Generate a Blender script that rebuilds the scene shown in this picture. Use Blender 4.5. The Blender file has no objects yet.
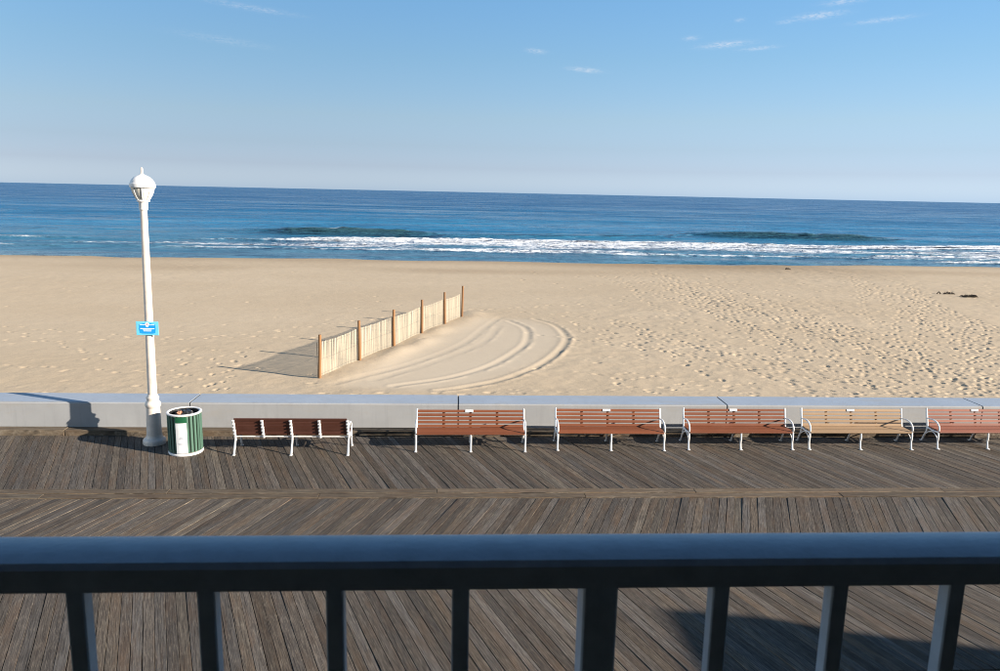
import bpy, bmesh, math, random
import numpy as np
from mathutils import Vector, Matrix

R = math.radians
random.seed(7)
rng = np.random.default_rng(11)
scene = bpy.context.scene
C = scene.collection

# ------------------------------------------------------------------ camera
CAM_H = 5.4
cam_d = bpy.data.cameras.new('camera')
cam_d.sensor_fit = 'HORIZONTAL'
cam_d.sensor_width = 23.6
cam_d.lens = 18.007
cam_d.clip_start = 0.02
cam_d.clip_end = 60000
cam_d.dof.use_dof = True
cam_d.dof.focus_distance = 17
cam_d.dof.aperture_fstop = 9
cam = bpy.data.objects.new('camera', cam_d)
C.objects.link(cam)
yaw, pitch, roll = R(3.4), R(10.61), R(1.2)
fw = Vector((math.sin(yaw) * math.cos(pitch), math.cos(yaw) * math.cos(pitch), -math.sin(pitch)))
r0 = Vector((math.cos(yaw), -math.sin(yaw), 0))
u0 = r0.cross(fw)
rx = math.cos(roll) * r0 + math.sin(roll) * u0
up = -math.sin(roll) * r0 + math.cos(roll) * u0
m = Matrix((rx, up, -fw)).transposed().to_4x4()
m.translation = (0, 0, CAM_H)
cam.matrix_world = m
scene.camera = cam

# ------------------------------------------------------------------ sun, sky, exposure
SUN_EL, SUN_AZ = R(19.4), R(112.9)        # azimuth clockwise from +Y (out to sea)
sun_dir = Vector((math.sin(SUN_AZ) * math.cos(SUN_EL), math.cos(SUN_AZ) * math.cos(SUN_EL), math.sin(SUN_EL)))
sd = bpy.data.lights.new('sun', 'SUN')
sd.energy = 5.0
sd.angle = R(0.45)
sd.color = (1.0, 0.91, 0.80)
so = bpy.data.objects.new('sun', sd)
C.objects.link(so)
so.rotation_euler = sun_dir.to_track_quat('Z', 'Y').to_euler()
so.location = (20, -20, 30)

world = bpy.data.worlds.new('World')
scene.world = world
world.use_nodes = True
wn, wl = world.node_tree.nodes, world.node_tree.links
wn.clear()


class NT:
    """tiny node helper"""
    def __init__(s, tree):
        s.t = tree

    def n(s, kind, **kw):
        nd = s.t.nodes.new(kind)
        for k, v in kw.items():
            setattr(nd, k, v)
        return nd

    def put(s, sock, v):
        if isinstance(v, bpy.types.NodeSocket):
            s.t.links.new(v, sock)
        elif v is not None:
            sock.default_value = v

    def math(s, op, a, b=None, c=None, clamp=False):
        nd = s.n('ShaderNodeMath', operation=op, use_clamp=clamp)
        s.put(nd.inputs[0], a)
        if b is not None: s.put(nd.inputs[1], b)
        if c is not None: s.put(nd.inputs[2], c)
        return nd.outputs[0]

    def mix(s, f, a, b, blend='MIX'):
        nd = s.n('ShaderNodeMix', data_type='RGBA', blend_type=blend)
        s.put(nd.inputs[0], f)
        s.put(nd.inputs[6], a)
        s.put(nd.inputs[7], b)
        return nd.outputs[2]

    def ramp(s, f, stops):
        nd = s.n('ShaderNodeValToRGB')
        s.put(nd.inputs[0], f)
        e = nd.color_ramp.elements
        while len(e) < len(stops): e.new(0.5)
        for i, (p, c) in enumerate(stops):
            e[i].position = p
            e[i].color = c if len(c) == 4 else (*c, 1)
        return nd.outputs[0]

    def mapr(s, f, a, b, c=0.0, d=1.0):
        nd = s.n('ShaderNodeMapRange')
        for i, v in enumerate((f, a, b, c, d)): s.put(nd.inputs[i], v)
        return nd.outputs[0]

    def noise(s, vec, scale, detail=4, rough=0.55, dist=0.0):
        nd = s.n('ShaderNodeTexNoise')
        if vec is not None: s.put(nd.inputs['Vector'], vec)
        nd.inputs['Scale'].default_value = scale
        nd.inputs['Detail'].default_value = detail
        nd.inputs['Roughness'].default_value = rough
        nd.inputs['Distortion'].default_value = dist
        return nd.outputs[0]

    def mapping(s, vec, loc=(0, 0, 0), rot=(0, 0, 0), scale=(1, 1, 1)):
        nd = s.n('ShaderNodeMapping')
        s.put(nd.inputs[0], vec)
        s.put(nd.inputs[1], loc)
        s.put(nd.inputs[2], rot)
        s.put(nd.inputs[3], scale)
        return nd.outputs[0]

    def bump(s, h, strength, dist, normal=None):
        nd = s.n('ShaderNodeBump')
        nd.inputs['Strength'].default_value = strength
        nd.inputs['Distance'].default_value = dist
        s.put(nd.inputs['Height'], h)
        if normal is not None: s.put(nd.inputs['Normal'], normal)
        return nd.outputs[0]


w = NT(world.node_tree)
sky = w.n('ShaderNodeTexSky', sky_type='NISHITA')
sky.sun_disc = False
sky.sun_elevation = SUN_EL
sky.sun_rotation = 2 * math.pi - SUN_AZ
sky.altitude = 0
sky.air_density = 1.0
sky.dust_density = 0.6
sky.ozone_density = 2.0
# a few thin fair-weather wisps, placed by compass direction and height above the horizon
tc = w.n('ShaderNodeTexCoord')
sep = w.n('ShaderNodeSeparateXYZ')
wl.new(tc.outputs['Generated'], sep.inputs[0])
az = w.math('ARCTAN2', sep.outputs[0], sep.outputs[1])
el = w.math('ARCSINE', sep.outputs[2])
cb = w.n('ShaderNodeCombineXYZ')
wl.new(az, cb.inputs[0])
wl.new(el, cb.inputs[1])
cvec = cb.outputs[0]
wob = w.n('ShaderNodeTexNoise')
wl.new(w.mapping(cvec, scale=(40, 90, 1)), wob.inputs['Vector'])
wob.inputs['Scale'].default_value = 1.0
wob.inputs['Detail'].default_value = 3
mask = None
for (a, e, wa, we, s_) in [(5.54, 9.87, .55, .14, .75), (9.08, 8.65, 1.0, .14, .85), (16.3, 10.65, .45, .13, .6), (18.6, 10.2, 1.4, .17, .85),
                           (20.9, 9.9, 1.0, .10, .7), (22.4, 11.45, .45, .10, .5), (19.5, 11.7, .3, .12, .5), (24.5, 11.75, 1.3, .18, .9),
                           (26.0, 12.5, 1.1, .17, .75), (28.4, 11.25, 1.5, .13, .6), (-14.2, 11.75, 2.6, .16, .42), (-16, 9.6, 2.6, .22, .22),
                           (42, 10.5, 1.7, .2, .7), (50, 13, 2, .2, .6), (-50, 10, 2.2, .2, .5), (80, 12, 2, .25, .7), (-95, 11, 3, .2, .5), (150, 12, 3, .3, .6)]:
    slope = -0.06 if a > 15 else 0.08
    du = w.math('SUBTRACT', az, R(a))
    dv = w.math('ADD', w.math('SUBTRACT', el, R(e)), w.math('MULTIPLY', du, slope))
    q = w.math('ADD', w.math('POWER', w.math('DIVIDE', du, R(wa)), 2), w.math('POWER', w.math('DIVIDE', dv, R(we)), 2))
    g = w.math('MULTIPLY', w.math('EXPONENT', w.math('MULTIPLY', q, -1)), s_)
    mask = g if mask is None else w.math('ADD', mask, g)
cn = w.noise(w.mapping(cvec, scale=(150, 480, 1)), 1.0, 5, 0.65, 0.6)
cm = w.math('MULTIPLY', mask, w.mapr(cn, .36, .68))
cm = w.math('MULTIPLY', cm, 0.62, clamp=True)
# clear sea air: less yellow near the horizon, deeper blue higher up (the same all round the compass)
air = w.ramp(w.math('DIVIDE', el, R(15), clamp=True), [(0.0, (0.53, 0.72, 1.30)), (0.0533, (0.475, 0.605, 1.06)), (0.1133, (0.41, 0.484, 0.809)), (0.2133, (0.404, 0.453, 0.656)), (0.3467, (0.446, 0.484, 0.597)), (0.62, (0.444, 0.543, 0.622)), (0.86, (0.446, 0.596, 0.694))])
skyc = w.mix(1.0, sky.outputs[0], air, 'MULTIPLY')
ln = w.math('SQRT', w.math('ADD', w.math('MULTIPLY', sep.outputs[0], sep.outputs[0]), w.math('MULTIPLY', sep.outputs[1], sep.outputs[1])))
cs = w.math('DIVIDE', w.math('ADD', w.math('MULTIPLY', sep.outputs[0], math.sin(SUN_AZ)), w.math('MULTIPLY', sep.outputs[1], math.cos(SUN_AZ))), w.math('MAXIMUM', ln, .001))
sc = w.n('ShaderNodeVectorMath', operation='SCALE')
wl.new(skyc, sc.inputs[0])
wl.new(w.mapr(cs, -.8, .3, 2.14, 1.58), sc.inputs['Scale'])
skyc = sc.outputs[0]
col = w.mix(cm, skyc, (7.4, 7.2, 7.4, 1))
bg = w.n('ShaderNodeBackground')
wl.new(col, bg.inputs[0])
bg.inputs[1].default_value = 0.053
wo = w.n('ShaderNodeOutputWorld')
wl.new(bg.outputs[0], wo.inputs[0])

vs = scene.view_settings
vs.view_transform = 'Standard'
vs.look = 'None'
vs.gamma = 1
vs.use_curve_mapping = False
vs.exposure = 1.3
scene.render.engine = 'CYCLES'
scene.cycles.filter_width = 1.05
scene.cycles.max_bounces = 6
scene.cycles.diffuse_bounces = 3
scene.cycles.glossy_bounces = 3
scene.cycles.caustics_reflective = False
scene.cycles.caustics_refractive = False


# ------------------------------------------------------------------ helpers
def new_mat(name):
    mt = bpy.data.materials.new(name)
    mt.use_nodes = True
    t = NT(mt.node_tree)
    b = mt.node_tree.nodes['Principled BSDF']
    return mt, t, b


def paint(name, color, rough=0.5, var=0.12, scale=6.0, bump=0.0, bscale=60, metallic=0.0, spec=0.4):
    mt, t, b = new_mat(name)
    geo = t.n('ShaderNodeNewGeometry')
    nz = t.noise(geo.outputs['Position'], scale, 5, 0.6)
    dark = tuple(c * (1 - var * 1.6) for c in color)
    lite = tuple(min(1, c * (1 + var)) for c in color)
    t.put(b.inputs['Base Color'], t.ramp(nz, [(0.3, dark), (0.7, lite)]))
    b.inputs['Roughness'].default_value = rough
    b.inputs['Metallic'].default_value = metallic
    b.inputs['Specular IOR Level'].default_value = spec
    if bump:
        nb = t.noise(geo.outputs['Position'], bscale, 4, 0.6)
        t.put(b.inputs['Normal'], t.bump(nb, bump, 0.004))
    return mt


def tag(o, label=None, cat=None, group=None, kind=None):
    if label: o['label'] = label
    if cat: o['category'] = cat
    if group: o['group'] = group
    if kind: o['kind'] = kind
    return o


def empty(name, loc, rz=0.0, parent=None):
    o = bpy.data.objects.new(name, None)
    C.objects.link(o)
    o.empty_display_size = 0.1
    o.location = loc
    o.rotation_euler = (0, 0, rz)
    o.parent = parent
    return o


def link(name, me, mat=None, parent=None, loc=(0, 0, 0), smooth=False):
    if mat is not None and not me.materials: me.materials.append(mat)
    o = bpy.data.objects.new(name, me)
    C.objects.link(o)
    o.parent = parent
    o.location = loc
    return o


def bm_mesh(bm, name, mat=None, smooth=None):
    me = bpy.data.meshes.new(name)
    bmesh.ops.recalc_face_normals(bm, faces=bm.faces[:])
    if smooth is not None:
        for f in bm.faces: f.smooth = True
        for e in bm.edges:
            if len(e.link_faces) == 2 and e.calc_face_angle(0) > smooth: e.smooth = False
    bm.to_mesh(me)
    bm.free()
    if mat: me.materials.append(mat)
    return me


def box(bm, x0, x1, y0, y1, z0, z1, bevel=0.0):
    vs_ = [bm.verts.new(p) for p in [(x0, y0, z0), (x1, y0, z0), (x1, y1, z0), (x0, y1, z0), (x0, y0, z1), (x1, y0, z1), (x1, y1, z1), (x0, y1, z1)]]
    fs = [bm.faces.new([vs_[i] for i in f]) for f in [(0, 3, 2, 1), (4, 5, 6, 7), (0, 1, 5, 4), (1, 2, 6, 5), (2, 3, 7, 6), (3, 0, 4, 7)]]
    if bevel:
        es = list({e for f in fs for e in f.edges})
        bmesh.ops.bevel(bm, geom=es, offset=bevel, segments=1, affect='EDGES')
    return vs_


def box_mesh(name, dims, mat, bevel=0.0):
    bm = bmesh.new()
    box(bm, *dims, bevel)
    return bm_mesh(bm, name, mat)


def lathe(bm, prof, seg=32, cap=True):
    rings = []
    for r, z in prof:
        rings.append([bm.verts.new((r * math.cos(2 * math.pi * i / seg), r * math.sin(2 * math.pi * i / seg), z)) for i in range(seg)])
    for a, b in zip(rings, rings[1:]):
        for i in range(seg):
            bm.faces.new([a[i], a[(i + 1) % seg], b[(i + 1) % seg], b[i]])
    if cap:
        bm.faces.new(rings[0][::-1])
        bm.faces.new(rings[-1])


def tube(bm, pts, rad, seg=8, sx=1.0):
    """sweep an elliptical section along points; sx scales the section along X"""
    pts = [Vector(p) for p in pts]
    rings = []
    for i, p in enumerate(pts):
        d = (pts[min(i + 1, len(pts) - 1)] - pts[max(i - 1, 0)]).normalized()
        a = Vector((1, 0, 0)) if abs(d.x) < 0.9 else Vector((0, 1, 0))
        n1 = (a - d * a.dot(d)).normalized()
        n2 = d.cross(n1)
        rr = rad[i] if isinstance(rad, (list, tuple)) else rad
        rings.append([bm.verts.new(p + n1 * (math.cos(2 * math.pi * k / seg) * rr * sx) + n2 * (math.sin(2 * math.pi * k / seg) * rr)) for k in range(seg)])
    for a, b in zip(rings, rings[1:]):
        for k in range(seg):
            bm.faces.new([a[k], a[(k + 1) % seg], b[(k + 1) % seg], b[k]])
    bm.faces.new(rings[0][::-1])
    bm.faces.new(rings[-1])


def curve_pts(ctrl, n=6):
    """Catmull-Rom through control points"""
    P = [Vector(c) for c in ctrl]
    P = [P[0] * 2 - P[1]] + P + [P[-1] * 2 - P[-2]]
    out = []
    for i in range(1, len(P) - 2):
        for k in range(n):
            t = k / n
            a, b, c, d = P[i - 1], P[i], P[i + 1], P[i + 2]
            out.append(0.5 * ((2 * b) + (c - a) * t + (2 * a - 5 * b + 4 * c - d) * t * t + (3 * b - a - 3 * c + d) * t ** 3))
    out.append(P[-2])
    return out


def vnoise(x, y, seed=0):
    """value noise on numpy arrays, -1..1"""
    xi, yi = np.floor(x).astype(np.int64), np.floor(y).astype(np.int64)
    xf, yf = x - xi, y - yi
    xf = xf * xf * (3 - 2 * xf)
    yf = yf * yf * (3 - 2 * yf)

    def h(a, b):
        n = (a * 374761393 + b * 668265263 + seed * 982451653) & 0xffffffff
        n = ((n ^ (n >> 13)) * 1274126177) & 0xffffffff
        n = n ^ (n >> 16)
        return (n & 0xffff) / 32767.5 - 1
    return (h(xi, yi) * (1 - xf) + h(xi + 1, yi) * xf) * (1 - yf) + (h(xi, yi + 1) * (1 - xf) + h(xi + 1, yi + 1) * xf) * yf


def fbm(x, y, oct=4, seed=0):
    s, a, t = 0, 1.0, 0
    for o in range(oct):
        s = s + a * vnoise(x * 2 ** o + 17.3 * o, y * 2 ** o - 9.1 * o, seed + o)
        t += a
        a *= 0.5
    return s / t


def grid_mesh(name, X, Y, Z, attrs=None, mat=None):
    ny, nx = X.shape
    me = bpy.data.meshes.new(name)
    co = np.stack([X, Y, Z], -1).reshape(-1, 3).astype(np.float32)
    idx = np.arange(nx * ny).reshape(ny, nx)
    q = np.stack([idx[:-1, :-1], idx[:-1, 1:], idx[1:, 1:], idx[1:, :-1]], -1).reshape(-1, 4).astype(np.int32)
    me.vertices.add(len(co))
    me.vertices.foreach_set('co', co.ravel())
    me.loops.add(q.size)
    me.loops.foreach_set('vertex_index', q.ravel())
    me.polygons.add(len(q))
    me.polygons.foreach_set('loop_start', np.arange(0, q.size, 4, dtype=np.int32))
    me.polygons.foreach_set('loop_total', np.full(len(q), 4, dtype=np.int32))
    me.polygons.foreach_set('use_smooth', np.ones(len(q), dtype=bool))
    me.update(calc_edges=True)
    for k, v in (attrs or {}).items():
        at = me.attributes.new(k, 'FLOAT', 'POINT')
        at.data.foreach_set('value', v.astype(np.float32).ravel())
    if mat: me.materials.append(mat)
    return me


def axis(dense0, dense1, step, out0, out1, n):
    d = np.arange(dense0, dense1, step)
    l = dense0 - (dense0 - out0) * (np.linspace(1, 0, n, endpoint=False) ** 2)
    r = dense1 + (out1 - dense1) * (np.linspace(0, 1, n) ** 2)
    return np.concatenate([l, d, r])


def inside(poly, X, Y):
    res = np.zeros(X.shape, bool)
    n = len(poly)
    for i in range(n):
        (x1, y1), (x2, y2) = poly[i], poly[(i + 1) % n]
        c = ((y1 > Y) != (y2 > Y)) & (X < (x2 - x1) * (Y - y1) / (y2 - y1 + 1e-9) + x1)
        res ^= c
    return res


# ------------------------------------------------------------------ materials of the setting
def sand_material():
    mt, t, b = new_mat('sand')
    geo = t.n('ShaderNodeNewGeometry')
    P = geo.outputs['Position']
    big = t.noise(t.mapping(P, scale=(.10, .22, 1)), 1.0, 4, 0.6)
    mid = t.noise(P, 1.3, 5, 0.65)
    fine = t.noise(P, 45, 3, 0.7)
    c = t.ramp(big, [(0.25, (.40, .31, .205)), (0.75, (.47, .375, .26))])
    c = t.mix(t.mapr(mid, .35, .75, 0, .45), c, (.385, .295, .195, 1))
    c = t.mix(t.mapr(fine, .3, .7, 0, .30), c, (.50, .41, .30, 1))
    at = t.n('ShaderNodeAttribute', attribute_name='damp')
    c = t.mix(at.outputs['Fac'], c, (.27, .195, .12, 1))
    at2 = t.n('ShaderNodeAttribute', attribute_name='packed')
    c = t.mix(t.math('MULTIPLY', at2.outputs['Fac'], .55), c, (.50, .425, .325, 1))
    t.put(b.inputs['Base Color'], c)
    b.inputs['Roughness'].default_value = 0.95
    b.inputs['Specular IOR Level'].default_value = 0.15
    n1 = t.noise(P, 3.2, 5, 0.7)
    n2 = t.noise(P, 26, 3, 0.6)
    s = t.math('SUBTRACT', 1.0, t.math('MULTIPLY', at2.outputs['Fac'], .8))
    nb = t.bump(t.math('MULTIPLY', n1, s), 0.36, 0.05)
    t.put(b.inputs['Normal'], t.bump(n2, 0.35, 0.006, nb))
    return mt


def sea_material():
    mt, t, b = new_mat('sea_water')
    geo = t.n('ShaderNodeNewGeometry')
    P = geo.outputs['Position']
    at = t.n('ShaderNodeAttribute', attribute_name='foam').outputs['Fac']
    sh = t.n('ShaderNodeAttribute', attribute_name='shallow').outputs['Fac']
    deep = t.noise(t.mapping(P, scale=(.0035, .012, 1)), 1.0, 4, 0.6)
    c = t.ramp(deep, [(0.3, (.002, .055, .150)), (0.7, (.004, .074, .185))])
    c = t.mix(t.math('MULTIPLY', t.n('ShaderNodeAttribute', attribute_name='shelf').outputs['Fac'], .8), c, (.018, .165, .300, 1))
    c = t.mix(t.math('MULTIPLY', sh, .6), c, (.032, .115, .165, 1))
    wash = t.n('ShaderNodeAttribute', attribute_name='wash').outputs['Fac']
    c = t.mix(wash, c, (.13, .20, .245, 1))
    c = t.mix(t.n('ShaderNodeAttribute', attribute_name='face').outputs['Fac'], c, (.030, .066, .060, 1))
    f1 = t.noise(t.mapping(P, scale=(.55, 1.1, 1.0)), 1.0, 6, 0.72, 0.8)
    f2 = t.noise(t.mapping(P, scale=(2.4, 4.4, 3)), 1.0, 4, 0.7)
    fm = t.math('ADD', t.math('MULTIPLY', f1, .65), t.math('MULTIPLY', f2, .35))
    thr = t.math('SUBTRACT', 1.0, t.math('MULTIPLY', at, .92))
    fo = t.mapr(fm, t.math('ADD', t.math('MULTIPLY', thr, .62), .16), t.math('ADD', t.math('MULTIPLY', thr, .62), .36))
    fo = t.math('MULTIPLY', fo, t.mapr(at, .02, .12))
    t.put(b.inputs['Base Color'], t.mix(fo, c, t.mix(t.mapr(f2, .38, .62), (.46, .50, .54, 1), (.66, .67, .68, 1))))
    t.put(b.inputs['Roughness'], t.math('ADD', t.math('MULTIPLY', fo, .6), t.mapr(t.noise(t.mapping(P, scale=(.012, .05, 1)), 1.0, 5, .62), .35, .65, .12, .38)))
    b.inputs['IOR'].default_value = 1.33
    b.inputs['Specular IOR Level'].default_value = 0.33
    w1 = t.noise(t.mapping(P, scale=(.10, .26, 1)), 1.0, 3, 0.6)
    w2 = t.noise(t.mapping(P, scale=(.75, 1.5, 1)), 1.0, 4, 0.62)
    w3 = t.noise(t.mapping(P, scale=(.018, .06, 1)), 1.0, 3, 0.6)
    n = t.bump(w3, 0.9, 9.0)
    n = t.bump(w1, 0.8, 1.7, n)
    n = t.bump(w2, 0.9, 0.40, n)
    t.put(b.inputs['Normal'], n)
    return mt


def wood_material(name, ang, tone, rough=0.85):
    """weathered boards running along direction ang (radians from +Y, counter-clockwise)"""
    mt, t, b = new_mat(name)
    geo = t.n('ShaderNodeNewGeometry')
    oi = t.n('ShaderNodeObjectInfo')
    at = t.n('ShaderNodeAttribute', attribute_name='rnd')
    rnd = t.math('FRACT', t.math('ADD', oi.outputs['Random'], at.outputs['Fac']))
    off = t.n('ShaderNodeCombineXYZ')
    t.put(off.inputs[0], t.math('MULTIPLY', rnd, 37.0))
    t.put(off.inputs[1], t.math('MULTIPLY', rnd, 91.0))
    v = t.n('ShaderNodeVectorRotate', rotation_type='Z_AXIS')
    t.put(v.inputs['Vector'], geo.outputs['Position'])
    v.inputs['Angle'].default_value = -ang
    va = t.n('ShaderNodeVectorMath', operation='ADD')
    t.put(va.inputs[0], v.outputs[0])
    t.put(va.inputs[1], off.outputs[0])
    V = va.outputs[0]
    grain = t.noise(t.mapping(V, scale=(62, 1.8, 6)), 1.0, 5, 0.72, 0.4)
    fine = t.noise(t.mapping(V, scale=(130, 5, 6)), 1.0, 3, 0.7)
    blot = t.noise(t.mapping(V, scale=(5, .9, 1)), 1.0, 4, 0.6)
    rnd2 = t.math('FRACT', t.math('MULTIPLY', rnd, 17.31))
    base = t.ramp(rnd, tone)
    c = t.mix(t.mapr(grain, .40, .60, 0, 1), base, t.mix(.8, base, (.028, .022, .017, 1)))
    c = t.mix(t.mapr(fine, .52, .72, 0, .75), c, (.24, .20, .15, 1))
    c = t.mix(t.mapr(blot, .48, .72, 0, .55), c, (.105, .062, .033, 1))
    crack = t.noise(t.mapping(V, scale=(85, 1.1, 4)), 1.0, 3, 0.6, .2)
    c = t.mix(t.mapr(crack, .60, .66, 0, .85), c, (.016, .013, .011, 1))
    bright = t.math('ADD', .72, t.math('MULTIPLY', rnd2, .5))
    hs = t.n('ShaderNodeHueSaturation')
    t.put(hs.inputs['Color'], c)
    t.put(hs.inputs['Value'], bright)
    t.put(b.inputs['Base Color'], hs.outputs[0])
    b.inputs['Roughness'].default_value = rough
    b.inputs['Specular IOR Level'].default_value = 0.25
    hgt = t.math('ADD', t.math('MULTIPLY', grain, .7), t.math('MULTIPLY', fine, .3))
    t.put(b.inputs['Normal'], t.bump(hgt, 0.75, 0.006))
    return mt


TONE = [(0.0, (.085, .072, .060)), (0.35, (.105, .085, .066)), (0.6, (.125, .112, .099)), (0.8, (.098, .074, .052)), (1.0, (.145, .122, .094))]
TONE_EDGE = [(0.0, (.125, .092, .060)), (0.5, (.155, .115, .075)), (1.0, (.185, .145, .10))]
TILT = R(21)
M_plank_a = wood_material('weathered_planks_one_way', TILT, TONE)
M_plank_b = wood_material('weathered_planks_other_way', -TILT, TONE)
M_border = wood_material('weathered_border_timber', R(90), TONE_EDGE)
M_sand = sand_material()
M_sea = sea_material()


def concrete(name, c0, c1, rough):
    mt, t, b = new_mat(name)
    geo = t.n('ShaderNodeNewGeometry')
    P = geo.outputs['Position']
    n1 = t.noise(P, 1.1, 5, 0.65)
    n2 = t.noise(t.mapping(P, scale=(9, 9, .8)), 1.0, 4, 0.6)
    n3 = t.noise(P, 90, 2, 0.6)
    c = t.ramp(n1, [(0.3, c0), (0.7, c1)])
    c = t.mix(t.mapr(n2, .5, .78, 0, .35), c, tuple(x * .72 for x in c0) + (1,))
    n4 = t.noise(t.mapping(P, scale=(.6, 3, 2.2)), 1.0, 6, 0.7, .5)
    c = t.mix(t.mapr(n4, .52, .74, 0, .5), c, (.30, .255, .19, 1))
    sp = t.noise(P, 22, 3, 0.6)
    c = t.mix(t.mapr(sp, .70, .76, 0, .5), c, tuple(x * .5 for x in c0) + (1,))
    t.put(b.inputs['Base Color'], c)
    b.inputs['Roughness'].default_value = rough
    b.inputs['Specular IOR Level'].default_value = 0.45
    t.put(b.inputs['Normal'], t.bump(n3, 0.25, 0.003))
    return mt


M_wall = concrete('painted_concrete', (.27, .27, .267), (.31, .31, .305), 0.75)
M_cap = concrete('sky_tinted_concrete_cap', (.275, .31, .355), (.315, .35, .395), 0.45)  # blue of the sky reflected on the wall top is mixed into this colour
M_white = paint('white_enamel', (.70, .68, .65), 0.4, 0.10, 12)
M_lamp = paint('cream_enamel', (.64, .56, .48), 0.45, 0.10, 5)
M_black = paint('black_liner', (.012, .012, .013), 0.45, 0.3, 20)

# ------------------------------------------------------------------ ground under the boardwalk
bm = bmesh.new()
for x0, x1, y0, y1 in [(-400, 400, -400, 17.6)]:
    bm.faces.new([bm.verts.new(p) for p in [(x0, y0, -.55), (x1, y0, -.55), (x1, y1, -.55), (x0, y1, -.55)]])
g = link('ground', bm_mesh(bm, 'ground', paint('dark_soil', (.16, .125, .085), .95, .25, .8)))
tag(g, kind='structure')

# ------------------------------------------------------------------ beach
u = axis(-.86, 1.10, .00205, -5.0, 5.0, 26)
rows = [17.3 * math.exp(.0023 * i) for i in range(548)]
y = rows[-1]
while y < 150:
    y *= 1.02
    rows.append(y)
rows = np.array(rows)
RATIO = .0023
U, Yg = np.meshgrid(u, rows)
Xg = U * Yg
crest = np.interp(Xg, [-200, -60, -31, -22, -11, 0, 18, 43, 80, 300], [54, 55, 55.5, 56.5, 57.5, 57, 57.2, 58.8, 60, 62]) + 1.1 * vnoise(Xg * .09, Xg * 0 + 3, 5) + .5 * vnoise(Xg * .33, Xg * 0 + 9, 6)
flat = np.interp(Yg, [17.3, 19.5, 30, 60], [.42, .32, .28, .30])
Zg = flat + .10 * vnoise(Xg * .07, Yg * .06, 21) * np.clip((Yg - 18) / 8, 0, 1)
over = Yg - crest
Zg = np.where(over > 0, Zg - .115 * over * np.clip(over / 3, 0, 1) - 0.0, Zg)
Zg = np.maximum(Zg, -6)
packed_poly = [(-3.1, 19.6), (-1.9, 23.4), (.8, 31.6), (2.9, 31.2), (4.05, 29.0), (4.05, 27.0), (3.5, 25.0), (2.5, 22.6), (.7, 20.0), (-.8, 19.2)]
pk = inside(packed_poly, Xg, Yg).astype(float)
kx = np.array([.05, .1, .2, .3, .2, .1, .05])
for _ in range(2):                                  # soften the outline of the packed patch
    pk = sum(k * np.roll(pk, s * 3, 0) for s, k in zip(range(-3, 4), kx))
    pk = sum(k * np.roll(pk, s * 3, 1) for s, k in zip(range(-3, 4), kx))
pk *= (Yg > 18.5) & (Yg < 35)
beach = np.clip((Yg - 17.6) / 1.2, 0, 1) * np.clip((62 - Yg) / 6, 0.15, 1)
rough = (.016 * fbm(Xg * .9, Yg * .9, 3, 31) + .014 * fbm(Xg * 2.6, Yg * 2.6, 3, 41)) * beach * (1 - .85 * pk)
patchy = .55 + .45 * vnoise(Xg * .12, Yg * .12, 77) + .5 * np.clip((Xg - 6) / 8, 0, 1)
Zg = Zg + rough * np.clip(patchy, .3, 1.4)


def seg_dist(px, py, pts):
    best = np.full(px.shape, 1e9)
    side = np.zeros(px.shape)
    for (x1, y1), (x2, y2) in zip(pts, pts[1:]):
        dx, dy = x2 - x1, y2 - y1
        t = np.clip(((px - x1) * dx + (py - y1) * dy) / (dx * dx + dy * dy), 0, 1)
        ex, ey = px - x1 - t * dx, py - y1 - t * dy
        d = np.hypot(ex, ey)
        s = np.sign(dx * ey - dy * ex)
        k = d < best
        best = np.where(k, d, best)
        side = np.where(k, s, side)
    return best, side


def rut(ctrl, depth, ridge, wid=.11):
    pts = [(p.x, p.y) for p in curve_pts([(a, b, 0) for a, b in ctrl], 8)]
    sel = (Xg > min(p[0] for p in pts) - 1) & (Xg < max(p[0] for p in pts) + 1) & (Yg > min(p[1] for p in pts) - 1) & (Yg < max(p[1] for p in pts) + 1)
    d, s = seg_dist(Xg[sel], Yg[sel], pts)
    sd_ = d * s
    k = np.clip(.55 + .55 * vnoise(Xg[sel] * 1.1, Yg[sel] * 1.1, 91) + .55 * vnoise(Xg[sel] * 5, Yg[sel] * 5, 92), 0, 2)
    dz = -depth * np.exp(-(sd_ / wid) ** 2) + ridge * k * np.exp(-((sd_ + .20) / .085) ** 2) + ridge * .4 * np.exp(-((sd_ - .20) / .08) ** 2)
    Zg[sel] += dz


rut([(-1.6, 19.7), (-.14, 20.68), (1.04, 22.21), (1.99, 24.44), (2.52, 26.36), (2.73, 29.01), (2.2, 30.9)], .014, .017)
rut([(-.4, 19.2), (.4, 19.7), (1.54, 20.73), (2.76, 22.82), (3.66, 25.34), (4.06, 27.4), (3.95, 29.9), (3.3, 31.4)], .018, .024)
rut([(-2.2, 20.3), (-.7, 22.6), (.9, 25.9), (1.7, 29.6)], .006, .008, .2)
rut([(-3.2, 19.9), (-1.4, 22.3), (.2, 25.6), (1.2, 29.5), (1.9, 31.9)], .008, .010, .2)
# sand drifted along the foot of the fence
fx = [-3.68, -2.88, -2.04, -1.23, -.42, .27]
fy = [20.47, 22.76, 25.08, 27.71, 29.96, 31.76]
dr = np.exp(-((Xg - np.interp(Yg, fy, fx) - .5) / .55) ** 2) * ((Yg > 20.2) & (Yg < 33)) * np.clip((Yg - 20.2) / .8, 0, 1)
Zg += .09 * dr * (.7 + .5 * vnoise(Xg * 1.1, Yg * .7, 15))

LY0 = math.log(17.3)
u0i = int(np.searchsorted(u, -.86))


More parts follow.
